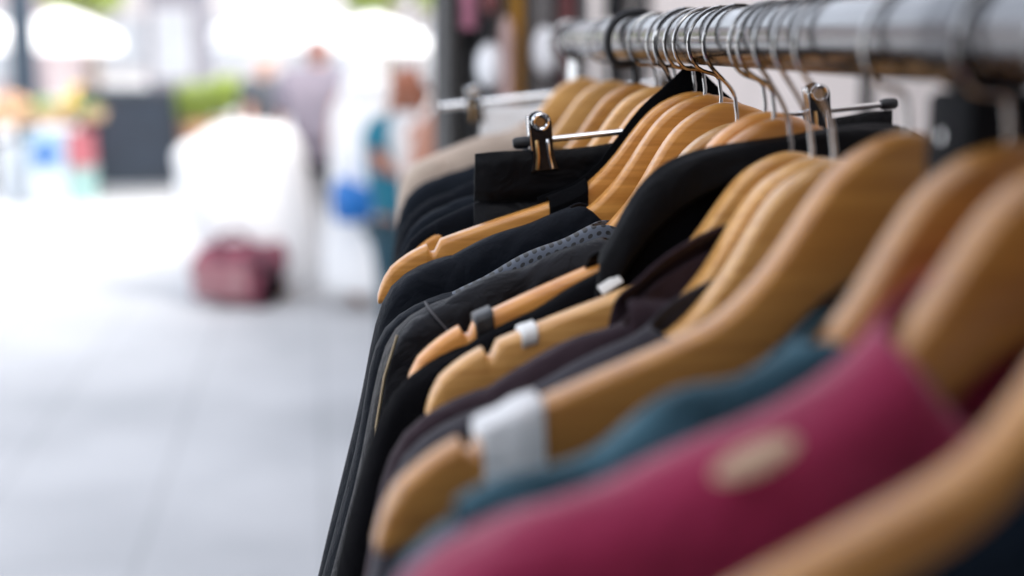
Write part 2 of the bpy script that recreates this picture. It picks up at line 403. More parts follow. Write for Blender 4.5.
# ---- clip hangers
def clip_hanger(pl, pr, Yc, label, gm, glabel, gname, gcat, xin, length, seed, xm=None, droop=.004, rodr=.0021):
    L_, R_ = P(*pl, Yc), P(*pr, Yc); c = (L_ + R_) / 2
    root = empty('clip_hanger', (RX, Yc, c.z)); tag(root, label, 'clothes hanger', 'clip hangers on the rail')
    o0 = root.location
    a, b = L_ - o0, R_ - o0; ax = (b - a).normalized(); ln = (b - a).length; ang = math.atan2(ax.z, ax.x); rot = Matrix.Rotation(-ang, 3, 'Y')
    MB().cyl(a, b, rodr).build('rod', CHROME, root)
    for e, s in ((a, 1), (b, -1)):
        m = MB(); m.rings([e - ax * .003 * s, e - ax * .001 * s, e + ax * .006 * s, e + ax * .009 * s], [.0028, .0040, .0042, .0034], 14); m.build('end_cap', RUBBER, root)
    mid = Vector((0, 0, (a.z + b.z) / 2 + 0)); zr = RZ - o0.z; hr = RR + .005; pts = [mid, Vector((0, 0, .012))]
    cz = zr + RR + .0019 - hr
    for q in range(228, -30, -12): pts.append(Vector((hr * math.cos(R(q)), 0, cz + hr * math.sin(R(q)))))
    MB().tube(pts, .0019, 8).build('hook', WIRE, root)
    for f in xin:
        base = a + ax * (ln * f)
        k = empty('clip', base); k.parent = root; k.location = base; k.rotation_euler = (0, -ang, 0)
        m = MB(); poly = []
        for q in range(0, 181, 20): poly.append((.0078 * math.cos(R(q)), .0125 + .0078 * math.sin(R(q))))
        poly += [(-.0074, -.006), (-.0080, -.014), (-.0098, -.0205), (.0098, -.0205), (.0080, -.014), (.0074, -.006)]
        m.prism(poly, -.0100, -.0080); m.build('front_plate', GUNMETAL, k, smooth=False, bevel=.0006)
        m = MB(); m.prism(poly, .0045, .0062); m.build('rear_plate', GUNMETAL, k, smooth=False, bevel=.0006)
        m = MB(); m.torus((0, -.0106, .0135), .0050, .0017, 'Y'); m.build('eyelet', CHROME, k)
        m = MB(); m.cyl((0, -.0110, .0135), (0, .004, .0135), .0030); m.box((.001, -.0113, .0135), (.0012, .0012, .005)); m.build('spring_pin', BRASS, k)
        for sx in (-.0038, .0038):
            m = MB(); m.tube([(sx, -.0098, .001), (sx, -.0108, -.003), (sx, -.0110, -.010), (sx * 1.35, -.0100, -.019)], .0014, 8); m.build('prong', BRASS if sx < 0 else CHROME, k)
        m = MB(); m.box((-.0078, -.003, .006), (.0016, .014, .024), None, .0006); m.build('side_bracket', CHROME, k)
    # what hangs from it
    g = empty(gname, o0); tag(g, glabel, gcat, 'clothes hanging on the rail')
    wl = a + ax * (-xm[0]) - Vector((0, 0, 0)); wr = b + ax * xm[1]
    def panel(nm, z0, z1, th, nz, m_, off=0):
        mb = MB(); nx = 30; rows = []
        for side in (-1, 1):
            for i in range(nx + 1):
                u = i / nx; ce = (1 - abs(2 * u - 1) ** 8) ** .5; col = []
                for j in range(nz + 1):
                    v = j / nz; p = wl.lerp(wr, u); z = p.z - (z0 + (z1 - z0) * v) - droop * math.sin(math.pi * u * 2) ** 2 * (1 if off == 0 else 1)
                    dd = z0 + (z1 - z0) * v
                    y = side * (th * ce + .0006) * (1 + dd * 1.2) + side * noise.noise(Vector((u * 5 + seed, dd * 9, side + seed))) * .004 * min(1, dd * 8) * ce
                    col.append(mb.bm.verts.new((p.x - .02 * dd * (1 - 2 * u), y, z)))
                rows.append((side, col))
        for sd in (0, nx + 1):
            for i in range(nx):
                A, B = rows[sd + i][1], rows[sd + i + 1][1]
                for j in range(nz): mb.bm.faces.new((A[j], A[j + 1], B[j + 1], B[j]))
        for i in (0, nx):
            A, B = rows[i][1], rows[nx + 1 + i][1]
            for j in range(nz): mb.bm.faces.new((A[j], A[j + 1], B[j + 1], B[j]))
        return mb.build(nm, m_, g, solid=.0012)
    panel('waistband', .0045, .038, .0072, 4, gm, 1)
    panel('legs', .0385, length, .0060, 24, gm)
    return root
Y1 = .988
clip_hanger((517, 143), (893, 103.5), Y1, 'thin steel rod hanger with two sharp spring clips holding black trousers', C_SATIN,
            'black trousers held by two shiny spring clips on a steel rod', 'trousers', 'trousers', (.061, .792), .55, 3, (.029, -.001))
Y0 = on_rail(570, 90).y
clip_hanger((440, 107), (700, 80), Y0, 'blurred steel rod hanger with spring clips at the far end of the rail', C_WHITE,
            'white folded trousers under the blurred steel rod at the far rail end', 'trousers', 'trousers', (.13, .86), .55, 5, (-.045, -.02), rodr=.0042)

# ---- the sharp middle of the rail
a0 = pose((695, 91), (377, 301), 2)
hanger(a0, 'sharp golden wooden hanger with a bare notched arm below the black trousers', W_GOLD)
root = empty('vest_top', a0.apex, a0.yaw); tag(root, 'black strappy vest whose strap crosses the bare notched wooden hanger', 'vest top', 'clothes hanging on the rail')
def strip(h, a_lo, a_hi, lift, dz0, m, name, parent, half=.0085, n=10, over=.004):
    """a fabric strap over the arm, and its front and back falling below"""
    mb = MB(); grid = []
    for i in range(n + 1):
        a = a_lo + (a_hi - a_lo) * i / n; zt = smooth_tab(TOP, a); ln = []
        for y, dz in ((half + .006, -.40), (half + .005, -.12), (half + .003, -.04), (half + .002, -.003), (half * .6, lift), (0, lift + .001), (-half * .6, lift), (-half - .002, -.003), (-half - .003, -.04), (-half - .005, -.12), (-half - .006, -.40)):
            p = xf(h, -a, y, zt) + Vector((0, 0, dz * dz0 if dz < 0 else dz)); ln.append(mb.bm.verts.new(p))
        grid.append(ln)
    for A, B in zip(grid, grid[1:]):
        for j in range(10): mb.bm.faces.new((A[j], A[j + 1], B[j + 1], B[j]))
    return mb.build(name, m, parent, solid=.0015)
strip(a0, .074, .100, .003, 1, C_BLACK, 'strap', root)
# the vest's back rising behind the hump to a point at the hook
mb = MB(); g2 = []
for i in range(31):
    a = .105 - .21 * i / 30; aa = abs(a); zt = smooth_tab(TOP, aa) + .004 + .011 * math.exp(-(aa / .014) ** 2) + (.002 if aa < .06 else 0)
    g2.append([mb.bm.verts.new(xf(a0, -a, .0105 + .003 * j, zt - d)) for j, d in enumerate((0, .02, .06, .14, .3))] )
for A, B in zip(g2, g2[1:]):
    for j in range(4): mb.bm.faces.new((A[j], A[j + 1], B[j + 1], B[j]))
mb.build('back_panel', C_BLACK, root, solid=.002)

a1 = pose((705, 94), (384, 340), 2)
hanger(a1, 'golden wooden hanger with curved top, first in front of the notched bare one', W_GOLD)
garment(a1, 'jacket', 'smooth blue black jacket right in front of the bare notched wooden arm', 'jacket', C_NAVY, t=.013, seed=11, neck=.083, zf=-.105, zb=-.085, amp=.004)
a2 = pose((721, 102), (388, 384), 2)
hanger(a2, 'golden wooden hanger with curved top, carrying the dotted blouse', W_GOLD)
garment(a2, 'blouse', 'slate blouse with black polka dots between two dark jackets', 'blouse', C_DOTS, t=.010, seed=12, neck=.078, zf=-.085, zb=-.075, amp=.0035, sleeve_m=C_NAVY, plump=1.35, W=.194)
a3 = pose((737, 122), (385, 386), 3)
hanger(a3, 'flat topped wooden hanger peeking out behind the orange one', W_PALE)
g3 = garment(a3, 'jacket', 'charcoal waxed jacket with shoulder seam and thin brass zip', 'jacket', C_LEATHER, t=.015, seed=13, neck=.08, zf=-.10, zb=-.085, amp=.0055, fold=.005, flare=.12)
sl = a3.sleeve_line[-1]
MB().tube([r_[12] + Vector((-.0012, -.0015, 0)) for r_ in sl[3:]], .0008, 6).build('zip', ZIP, g3)
MB().tube([sl[2][j] * 1 + Vector((-.0008, -.0008, .0008)) for j in (8, 9, 10, 11, 12, 13, 14, 15)], .0008, 6).build('seam', mat('seam_thread', (.06, .058, .065), .7), g3)
a4 = pose((765, 111), (404, 399), 4)
hanger(a4, 'orange wooden hanger whose peach arm end carries a small black clip', W_ORANGE)
wrap(a4, 'arm_clip', BLKPL, .163, .173, .0022, 'small black clip on the arm', depth=.020)
a5 = pose((774, 118), (399, 450), 4)
hanger(a5, 'orange wooden hanger standing in the collar of the soft black jacket', W_ORANGE)
g5 = garment(a5, 'jacket', 'soft black jacket with high rounded collar in the middle of the rail', 'jacket', C_BLACKSOFT, t=.013, seed=15, neck=.100, zf=-.018, zb=-.058, wideneck=4.5, amp=.007, W=.196, collar=.034, mcol=C_COLLAR)
patch(a5, g5, 'size_tag', C_TAG, .100, .013, .006, .020, -.003, R(-6)); patch(a5, g5, 'price_tag', C_CREAMTAG, .094, .009, .007, .0175, .008)

# ---- lower-hanging group
d1 = pose((791, 151), (424, 416), 4)
hanger(d1, 'pale wooden hanger with a long straight arm and white size marker', W_PALE)
wrap(d1, 'size_marker', C_TAG, .151, .160, .0018, 'small white size marker on the arm', depth=.011)
d2 = pose((812, 157), (398, 506), 5)
hanger(d2, 'pale wooden hanger in the collar of the brown plum shirt', W_PALE)
garment(d2, 'shirt', 'brown plum shirt with a turned down collar', 'shirt', C_PLUM, t=.012, seed=17, neck=.096, zf=-.075, zb=-.036, collar=.030, amp=.006, wideneck=3, fold=.005)
d3 = pose((834, 159), (392, 534), 6)
hanger(d3, 'pale wooden hanger between the plum shirt and the large bare hanger', W_PALE)
garment(d3, 'cardigan', 'charcoal cardigan between the plum shirt and the large bare hanger', 'cardigan', C_CHAR, t=.013, seed=18, neck=.090, zf=-.09, zb=-.042, wideneck=3, amp=.006)

# ---- close to the lens
h1 = pose((908, 131), (372, 545), 8)
hanger(h1, 'large bare wooden hanger with a white padded wrap on its arm', W_TAN)
wrap(h1, 'padded_wrap', C_WHITE, .151, .174, .0030, 'white padded wrap wound round the arm', .010)
i1 = pose((1008, 141), (384, 670), 9)
hanger(i1, 'wooden hanger with blurred bare top carrying the teal shirt', W_TAN)
garment(i1, 'shirt', 'mottled teal shirt below the large bare wooden arm', 'shirt', C_TEAL, t=.013, seed=21, neck=.068, zf=-.11, zb=-.066, amp=.013, fold=.008)
j1 = pose((1092, 150), (384, 706), 9)
hanger(j1, 'broad tan wooden hanger rising out of the raspberry top', W_TAN)
gj = garment(j1, 'knit_top', 'raspberry red top with a cream patch, large and blurred in front', 'top', C_MAG, t=.022, seed=22, neck=.066, zf=-.085, zb=-.034, wideneck=4, amp=.010, grow=.02, fold=.012)
patch(j1, gj, 'cream_patch', C_CREAMTAG, .117, .024, .007, .024, -.003)
k1 = pose((1230, 170), (490, 826), 8)
hanger(k1, 'nearest wooden hanger, its arm crossing the lower right corner', W_GOLD)
garment(k1, 'shirt', 'ink blue shirt on the nearest hanger in the lower right corner', 'shirt', C_INK, t=.014, seed=23, neck=.045, zf=-.12, zb=-.10, W=.17, lift=-.014, ty0=.0105, sleeve=False)

# ------------------------------------------------------------------ the clothes rack itself
YE = on_rail(580, 41).y + .012
rk = empty('clothes_rack', (RX, .6, 0)); tag(rk, 'steel clothes rack whose shiny round rail carries all the wooden hangers', 'clothes rack')
def rel(x, y, z): return Vector((x - RX, y - .6, z))
m = MB(); m.cyl(rel(RX, -.55, RZ), rel(RX, YE, RZ), RR, n=40); m.build('rail', mat('worn_steel', (.115, .115, .12), .2, 1, var=.12, bump=.05, bscale=30), rk)
for y in (-.5, YE - .02):
    m = MB(); m.cyl(rel(RX, y, .05), rel(RX, y, RZ - RR - .002), .014, n=20); m.build('upright', CHROME, rk)
    m = MB(); m.box(rel(RX, y, .035), (.62, .04, .03), None, .006); m.build('foot', BLKPL, rk)
m = MB(); m.cyl(rel(RX, YE, RZ), rel(RX, YE + .012, RZ), RR + .002, n=32); m.build('end_cap', BLKPL, rk)
q = on_rail(985, 118)
m = MB(); m.rings([rel(RX, q.y - .016, RZ), rel(RX, q.y + .016, RZ)], [RR + .003, RR + .003], 32); m.build('clamp_ring', GUNMETAL, rk); m = MB(); m.box(rel(RX, q.y, RZ - .043), (.030, .040, .046), None, .004); m.build('clamp', mat('matt_black_plastic', (.008, .008, .009), .8, spec=.1), rk)
m = MB(); m.cyl(rel(RX - .0165, q.y, RZ - .036), rel(RX - .014, q.y, RZ - .036), .002); m.build('screw', CHROME, rk)

# ------------------------------------------------------------------ second rack with clothes further on
Y2 = 3.1
rk2 = empty('garment_rack', P(500, 41, Y2)); tag(rk2, 'dark tall garment rack standing beyond the end of the steel rail', 'clothes rack'); rk2.location.z = 0
def px2(x): return P(x, 41, Y2).x - rk2.location.x
DKMET = mat('dark_powder_coat', (.012, .011, .010), .5)
for x in (px2(440), px2(440) + .95):
    m = MB(); m.cyl((x, 0, .05), (x, 0, 2.05), .016); m.build('upright', DKMET, rk2)
    m = MB(); m.box((x, 0, .04), (.05, .5, .03), None, .006); m.build('foot', DKMET, rk2)
m = MB(); m.cyl((px2(440) - .05, 0, 2.06), (px2(440) + 1.0, 0, 2.06), .014); m.build('rail', DKMET, rk2)
def side_garment(x, w, ztop, zbot, m_, label, nm='hanging_garment', cat='garment', dy=0, dep=.2, seed=0, bits=()):
    r = empty(nm, (rk2.location.x + x, Y2 + dy, ztop)); tag(r, label, cat, 'clothes on the rack beyond')
    mb = MB(); n = 24; rings = []
    for j in range(13):
        v = j / 12; z = -(ztop - zbot) * v; ww = w / 2 * (.25 + .75 * min(1, v * 9) ** .5) * (1 + .15 * noise.noise(Vector((v * 4, seed, 1)))); dd = dep * (.55 + .45 * min(1, v * 6))
        rings.append([mb.bm.verts.new((math.cos(2 * math.pi * i / n) * ww * (1 + .3 * noise.noise(Vector((i * .9, v * 2, seed)))), math.sin(2 * math.pi * i / n) * dd, z)) for i in range(n)])
    for A, B in zip(rings, rings[1:]):
        for i in range(n): mb.bm.faces.new((A[i], A[(i + 1) % n], B[(i + 1) % n], B[i]))
    mb.bm.faces.new(rings[0]); mb.bm.faces.new(rings[-1])
    mb.build('cloth', m_, r)
    m = MB(); hz = 2.06 - ztop
    m.tube([(0, 0, -.01), (0, 0, hz - .02)] + [(0, .018 * math.cos(R(a)), hz + .002 + .018 * math.sin(R(a))) for a in range(200, -20, -20)], .002, 6); m.build('hook', WIRE, r)
    for (bz, bw, bh, bm_, nm_) in bits:
        m = MB(); m.ball((0, -dep - .0, bz - ztop), (bw, .035, bh), 2); m.build(nm_, bm_, r)
    return r
K = lambda n, c: cloth(n, c)
MAUVE = K('mauve_cloth', (.42, .16, .23)); CHBR = K('charcoal_brown_cloth', (.016, .014, .012)); BLK2 = K('jet_cloth', (.008, .008, .01)); MUST = K('mustard_cloth', (.42, .20, .012))
MIDG = K('mid_grey_cloth', (.13, .125, .125)); WINE = K('wine_cloth', (.16, .045, .045)); PALEG = K('pale_grey_cloth', (.8, .81, .83)); PINKB = K('pink_beige_cloth', (.45, .3, .27)); STEELB = K('steel_grey_cloth', (.035, .038, .046))
side_garment(px2(447), .050, 1.93, .75, CHBR, 'long charcoal brown garment at the left end of the rack beyond', seed=1)
side_garment(px2(463), .050, 1.97, 1.675, MAUVE, 'short mauve top hanging high on the rack beyond', seed=2, dy=-.1, dep=.1)
side_garment(px2(463), .040, 1.95, .75, STEELB, 'steel grey garment behind the mauve top on the rack beyond', seed=3, dy=.12, dep=.08)
side_garment(px2(482), .060, 1.95, .8, BLK2, 'black garment with a white pompom beside the mustard dress', seed=4, bits=((1.60, .030, .048, PALEG, 'pompom'), (1.73, .016, .03, WINE, 'badge')))
side_garment(px2(509), .050, 1.95, .8, MUST, 'mustard yellow dress on the rack beyond', nm='dress', cat='dress', seed=5)
side_garment(px2(497), .026, 1.70, 1.50, PINKB, 'small pink beige garment between the black and mustard ones', seed=9, dy=-.19, dep=.06)
side_garment(px2(533), .075, 1.96, .8, MIDG, 'mid grey garment right of the mustard dress', seed=6, bits=((1.63, .026, .05, PALEG, 'pale_patch'),))
side_garment(px2(557), .045, 1.96, .8, WINE, 'wine brown garment at the right of the rack beyond', seed=7)
side_garment(px2(573), .035, 1.96, .8, MIDG, 'narrow grey garment right of the wine brown one', seed=8)

# ------------------------------------------------------------------ setting
def paving_mat():
    m = bpy.data.materials.new('paving'); m.use_nodes = True
    nt = m.node_tree; N = nt.nodes; L = nt.links; b = N['Principled BSDF']; b.inputs['Roughness'].default_value = .62; b.inputs['Specular IOR Level'].default_value = .3
    tc = N.new('ShaderNodeTexCoord'); mp = N.new('ShaderNodeMapping'); mp.inputs['Rotation'].default_value = (0, 0, R(88)); L.new(tc.outputs['Object'], mp.inputs[0])
    br = N.new('ShaderNodeTexBrick'); br.inputs['Scale'].default_value = 1; br.inputs['Brick Width'].default_value = 9; br.inputs['Row Height'].default_value = .6
    br.inputs['Mortar Size'].default_value = .012; br.inputs['Color1'].default_value = (.50, .51, .52, 1); br.inputs['Color2'].default_value = (.47, .48, .495, 1); br.inputs['Mortar'].default_value = (.40, .41, .42, 1)
    L.new(mp.outputs[0], br.inputs[0])
    n = N.new('ShaderNodeTexNoise'); n.inputs['Scale'].default_value = .7; n.inputs['Detail'].default_value = 5; L.new(tc.outputs['Object'], n.inputs[0])
    mx = N.new('ShaderNodeMix'); mx.data_type = 'RGBA'; mx.blend_type = 'MULTIPLY'; mx.inputs[0].default_value = 1
    cr = N.new('ShaderNodeValToRGB'); cr.color_ramp.elements[0].color = (.8, .81, .82, 1); cr.color_ramp.elements[1].color = (1.1, 1.1, 1.1, 1); cr.color_ramp.elements[0].position = .35; cr.color_ramp.elements[1].position = .65
    L.new(n.outputs[0], cr.inputs[0]); L.new(br.outputs[0], mx.inputs[6]); L.new(cr.outputs[0], mx.inputs[7]); L.new(mx.outputs[2], b.inputs['Base Color'])
    return m
m = MB(); m.box((0, 90, -.05), (400, 400, .1)); g = m.build('pavement', paving_mat(), smooth=False); tag(g, kind='structure')

WHITE = mat('white_render', (.33, .32, .33), .8, var=.03, vscale=2)
OFFW = mat('off_white_render', (.28, .235, .25), .85, var=.06, vscale=1.5)
GREYW = mat('grey_render', (.12, .12, .145), .85, var=.08, vscale=2)
PLASTER = mat('pink_plaster', (.62, .54, .50), .9, var=.06, vscale=3, bump=.2, bscale=30)
DARKW = mat('dark_opening', (.012, .013, .016), .35)
wl = empty('shop_wall', (1.2, 8, 0)); tag(wl, 'pale pinkish plaster shop wall behind the steel rail', 'wall')
for (y0, y1, z0, z1) in ((-5, 4.4, 0, 7), (4.4, 6.02, 0, 2.75), (6.92, 22, 0, 2.75), (6.02, 6.92, 2.3, 2.75)):  # near block made tall, above the view, to shade rack and near paving
    m = MB(); m.box((.15, (y0 + y1) / 2 - 8, (z0 + z1) / 2), (.3, y1 - y0, z1 - z0)); m.build('wall', PLASTER, wl, smooth=False)
m = MB(); m.box((2.0, -.3 - 8, 7.1), (4.3, 9.8, .2)); m.build('roof', GREYW, wl, smooth=False)
m = MB(); m.box((2.0, 13.3 - 8, 2.85), (4.1, 17.6, .2)); m.build('roof', GREYW, wl, smooth=False)
m = MB(); m.box((.2, 6.47 - 8, 1.15), (.06, .89, 2.29)); m.build('door', DARKW, wl, smooth=False)
m = MB()
for y in (6.05, 6.89): m.box((-.01, y - 8, 1.14), (.1, .06, 2.28))
m.box((-.01, 6.47 - 8, 2.27), (.1, .78, .06)); m.build('door_frame', DARKW, wl, smooth=False)
m = MB(); m.cyl((.16, 6.15 - 8, 1.0), (.12, 6.15 - 8, 1.0), .012); m.ball((.11, 6.15 - 8, 1.0), (.025, .025, .025)); m.build('door_handle', CHROME, wl)

GLASS = mat('window_glass', (.26, .28, .31), .3, var=.2, vscale=2)
def facade(name, label, x0, x1, Y, hgt, m_, bays, wallcol_dark=False, dep=8):
    cx = (x0 + x1) / 2; r = empty(name, (cx, Y, 0)); tag(r, label, 'building'); w = x1 - x0
    m = MB(); m.box((0, dep / 2, hgt / 2), (w, dep, hgt)); m.build('wall', m_, r, smooth=False)
    m = MB(); m.box((0, dep / 2, hgt + .15), (w + .6, dep + .6, .3)); m.build('roof', GREYW, r, smooth=False)
    bw = w / bays
    for i in range(bays):
        bx = -w / 2 + bw * (i + .5)
        for k, (z0, z1) in enumerate(((.5, 2.6), (4.0, 5.8), (7.2, 9.0))):
            if z1 > hgt: continue
            f = MB(); ww = bw * (.62 if k == 0 else .42)
            f.box((bx, -.03, (z0 + z1) / 2), (ww + .2, .06, z1 - z0 + .2)); fo = f.build('window', WHITE, r, smooth=False)
            f = MB(); f.box((bx, -.065, (z0 + z1) / 2), (ww, .02, z1 - z0)); f.build('pane', GLASS, fo, smooth=False)
facade('building', 'pale white building closing the far end of the street', -16, 8, 62, 11, WHITE, 6)
facade('building', 'grey building with tall front behind the market stalls', -7.1, -5.4, 48, 9, GREYW, 1, dep=4)
facade('building', 'pinkish white building at the far left behind the dark post', -24, -9.4, 44, 9, OFFW, 5, dep=6)

LEAF = [mat('leaf_lime', (.20, .27, .045), .6, var=.4, vscale=3), mat('leaf_green', (.09, .15, .03), .6, var=.4, vscale=3)]
BARK = mat('bark', (.12, .09, .07), .9, bump=.5, bscale=12)
def leaves(mb, c, rad, n, size, seed):
    rnd = random.Random(seed)
    for _ in range(n):
        u = Vector((rnd.gauss(0, 1), rnd.gauss(0, 1), rnd.gauss(0, 1))).normalized() * (rnd.random() ** .45)
        p = Vector((c[0] + u.x * rad[0], c[1] + u.y * rad[1], c[2] + u.z * rad[2]))
        a = Vector((rnd.gauss(0, 1), rnd.gauss(0, 1), rnd.gauss(0, .6))).normalized(); b = a.orthogonal().normalized(); s = size * rnd.uniform(.6, 1.4)
        vs = [mb.bm.verts.new(p + a * s), mb.bm.verts.new(p + b * s * .5), mb.bm.verts.new(p - a * s), mb.bm.verts.new(p - b * s * .5)]
        mb.bm.faces.new(vs)
def tree(x, y, hgt, cr, label, m_, seed):
    r = empty('tree', (x, y, 0)); tag(r, label, 'tree', 'trees at the end of the street')
    rnd = random.Random(seed); m = MB(); m.rings([(0, 0, 0), (.05, 0, hgt * .3), (0, .05, hgt * .6), (0, 0, hgt * .85)], [.16, .13, .09, .04], 10)
    for i in range(7):
        a = i * .9; z = hgt * (.35 + .06 * i); m.rings([(0, 0, z), (math.cos(a) * cr * .4, math.sin(a) * cr * .4, z + .5), (math.cos(a) * cr * .75, math.sin(a) * cr * .75, z + .7)], [.06, .035, .015], 6)
    m.build('trunk', BARK, r)
    m = MB()
    for i in range(16):
        a = rnd.random() * 6.28; q = rnd.random() ** .5 * cr * .8
        leaves(m, (math.cos(a) * q, math.sin(a) * q, hgt * .72 + rnd.uniform(-.42, .4) * hgt * .5), (cr * .42, cr * .42, cr * .34), 260, .10, seed * 50 + i)
    m.build('crown', m_, r, smooth=False)
def gx(x, Y): return P(x, 41, Y).x
tree(gx(92, 40), 40, 5.6, 1.7, 'yellow green tree above the white parasols at far left', LEAF[0], 1)
tree(gx(392, 34), 34, 5.2, 1.5, 'lime green tree beside the dark garments at the street end', LEAF[0], 2)
tree(gx(418, 46), 46, 6, 2.0, 'deeper green tree behind the lime green one', LEAF[1], 3)
tree(gx(60, 52), 52, 6.5, 2.2, 'deeper green tree far behind the white parasols', LEAF[1], 4)

CANVAS = mat('white_canvas', (.84, .84, .84), .8, var=.02); POLEM = mat('pale_pole', (.6, .58, .55), .5)
def parasol(x, Y, w, zl, zh, label):
    r = empty('parasol', (x, Y, 0)); tag(r, label, 'parasol', 'white market parasols')
    m = MB(); m.cyl((0, 0, 0), (0, 0, zh + .05), .025); m.build('pole', POLEM, r)
    m = MB(); m.box((0, 0, .05), (.5, .5, .1), None, .02); m.build('base', GREYW, r)
    m = MB(); n = 8; tip = m.bm.verts.new((0, 0, zh)); r1 = [m.bm.verts.new((math.cos(2 * math.pi * (i + .5) / n) * w / 2, math.sin(2 * math.pi * (i + .5) / n) * w / 2, zl)) for i in range(n)]
    mid = [m.bm.verts.new((math.cos(2 * math.pi * (i + .5) / n) * w / 4, math.sin(2 * math.pi * (i + .5) / n) * w / 4, zl + (zh - zl) * .58)) for i in range(n)]
    val = [m.bm.verts.new((v.co.x, v.co.y, zl - .22)) for v in r1]
    for i in range(n):
        j = (i + 1) % n; m.bm.faces.new((tip, mid[i], mid[j])); m.bm.faces.new((mid[i], r1[i], r1[j], mid[j])); m.bm.faces.new((r1[i], val[i], val[j], r1[j]))
    m.build('canopy', CANVAS, r, smooth=False, solid=.01)
parasol(gx(62, 24), 24, 1.9, 1.72, 2.15, 'white parasol just right of the dark post at far left')
parasol(gx(-14, 24), 24, 1.2, 1.72, 2.1, 'white parasol left of the dark post, cut by the picture edge')
parasol(gx(290, 21), 21, 2.3, 1.78, 2.3, 'large white parasol above the people in the street')
parasol(gx(372, 25), 25, 2.0, 1.7, 2.1, 'white parasol right of the large one, near the lime tree')

POSTB = mat('blue_black_paint', (.010, .024, .042), .45)
ps = G(22, 176); r = empty('lamp_post', (gx(22, 17.5), 17.5, 0)); tag(r, 'dark blue post rising behind the market stall at far left', 'post')
m = MB(); m.cyl((0, 0, 0), (0, 0, 5), .155, .13); m.build('shaft', POSTB, r); m = MB(); m.rings([(0, 0, 0), (0, 0, .5), (0, 0, .6)], [.15, .14, .10], 16); m.build('base', POSTB, r)
m = MB(); m.ball((0, 0, 5.15), (.2, .2, .24)); m.build('lamp', WHITE, r)

# market stall on the left with crates and produce
TIMBER = mat('stall_timber', (.42, .29, .19), .8, var=.2); DKTIM = mat('dark_timber', (.10, .06, .045), .8)
YS = 15.6; pm = 1 / (FPX / YS)
sx0, sx1 = gx(-40, YS), gx(84, YS); r = empty('market_stall', ((sx0 + sx1) / 2, YS + .4, 0)); tag(r, 'low wooden market stall table at far left covered with produce', 'market stall')
w = sx1 - sx0
m = MB(); m.box((0, 0, .80), (w, .9, .06), None, .01); m.build('table_top', TIMBER, r, smooth=False)
for a in (-1, 1):
    for b in (-1, 1):
        m = MB(); m.box((a * (w / 2 - .06), b * .38, .385), (.07, .07, .77)); m.build('leg', DKTIM, r, smooth=False)
def crate(x, Y, z, dx, dz, m_, label, dy=.35, disc=None):
    r = empty('crate', (x, Y, z)); tag(r, label, 'crate', 'crates at the market stall')
    m = MB(); t = .02
    m.box((0, 0, t / 2), (dx, dy, t)); m.box((0, -dy / 2 + t / 2, dz / 2 + .011), (dx, t, dz - .022)); m.box((0, dy / 2 - t / 2, dz / 2 + .011), (dx, t, dz - .022))
    for s in (-1, 1): m.box((s * (dx / 2 - t / 2), 0, dz / 2 + .011), (t, dy - 2 * t - .004, dz - .022))
    m.build('box', m_, r, smooth=False)
    m = MB(); m.box((0, 0, dz + .012), (dx + .02, dy + .02, .022), None, .004); m.build('lid', m_, r, smooth=False)
    if disc:
        m = MB(); m.rings([(0, -dy / 2 - .003, dz * .45), (0, -dy / 2 - .012, dz * .45)], [disc[0], disc[0]], 24); m.build('round_emblem', disc[1], r)
BLUE = mat('bright_blue', (.0, .07, .27), .5, var=.05); REDP = mat('faded_red', (.34, .10, .12), .6); AQUA = mat('pale_aqua', (.24, .38, .37), .6); ICE = mat('ice_white', (.40, .44, .48), .5)
crate(gx(26, YS), YS - .35, 0, .46, .56, ICE, 'pale ice white crate under the far left stall')
crate(gx(47, YS - .5), YS - .75, .36, .34, .38, mat('light_blue_box', (.25, .36, .45), .5), 'small light blue crate with a bright blue round emblem', .2, (.115, BLUE))
crate(gx(47, YS - .5), YS - .75, 0, .34, .335, ICE, 'low white crate under the one with the blue emblem', .2)
crate(gx(76, YS), YS - .3, 0, .36, .33, AQUA, 'pale aqua crate standing left of the chalkboard')
crate(gx(76, YS), YS - .3, .36, .34, .34, REDP, 'faded red crate on top of the pale aqua crate')
def heap(x, Y, z, w, hgt, m_, name, label, cat, n, size, seed, mb_=TIMBER):
    r = empty(name, (x, Y, z)); tag(r, label, cat, 'produce on the market stall')
    m = MB(); m.rings([(0, 0, 0), (0, 0, .12)], [(w * .42, .2), (w * .5, .25)], 20); m.build('basket', mb_, r)
    rnd = random.Random(seed); m = MB()
    for i in range(n):
        a = rnd.random() * 6.28; q = rnd.random() ** .5; m.ball((math.cos(a) * q * w * .42, math.sin(a) * q * .2, .12 + (1 - q) * hgt * rnd.uniform(.6, 1)), (size, size * .9, size * .8), 1)
    m.build('produce', m_, r)
YEL = mat('yellow_fruit', (.62, .42, .08), .5, var=.2); GRN = mat('green_leafy', (.13, .24, .06), .6, var=.3); PCH = mat('peach_fruit', (.62, .38, .22), .5, var=.2)
heap(gx(74, YS + .3), YS + .3, .83, .45, .25, YEL, 'fruit_basket', 'basket of yellow fruit on the stall beside the chalkboard', 'basket', 34, .05, 1)
heap(gx(8, YS + .3), YS + .3, .83, .55, .2, PCH, 'fruit_basket', 'basket of peach coloured fruit at the left picture edge', 'basket', 34, .05, 2)
heap(gx(42, YS + .2), YS + .15, .83, .40, .12, GRN, 'vegetable_basket', 'basket of green vegetables in the middle of the stall', 'basket', 34, .045, 3)
heap(gx(84, YS - .1), YS - .12, .83, .36, .10, GRN, 'vegetable_basket', 'basket of green vegetables in front of the yellow fruit', 'basket', 30, .045, 4)

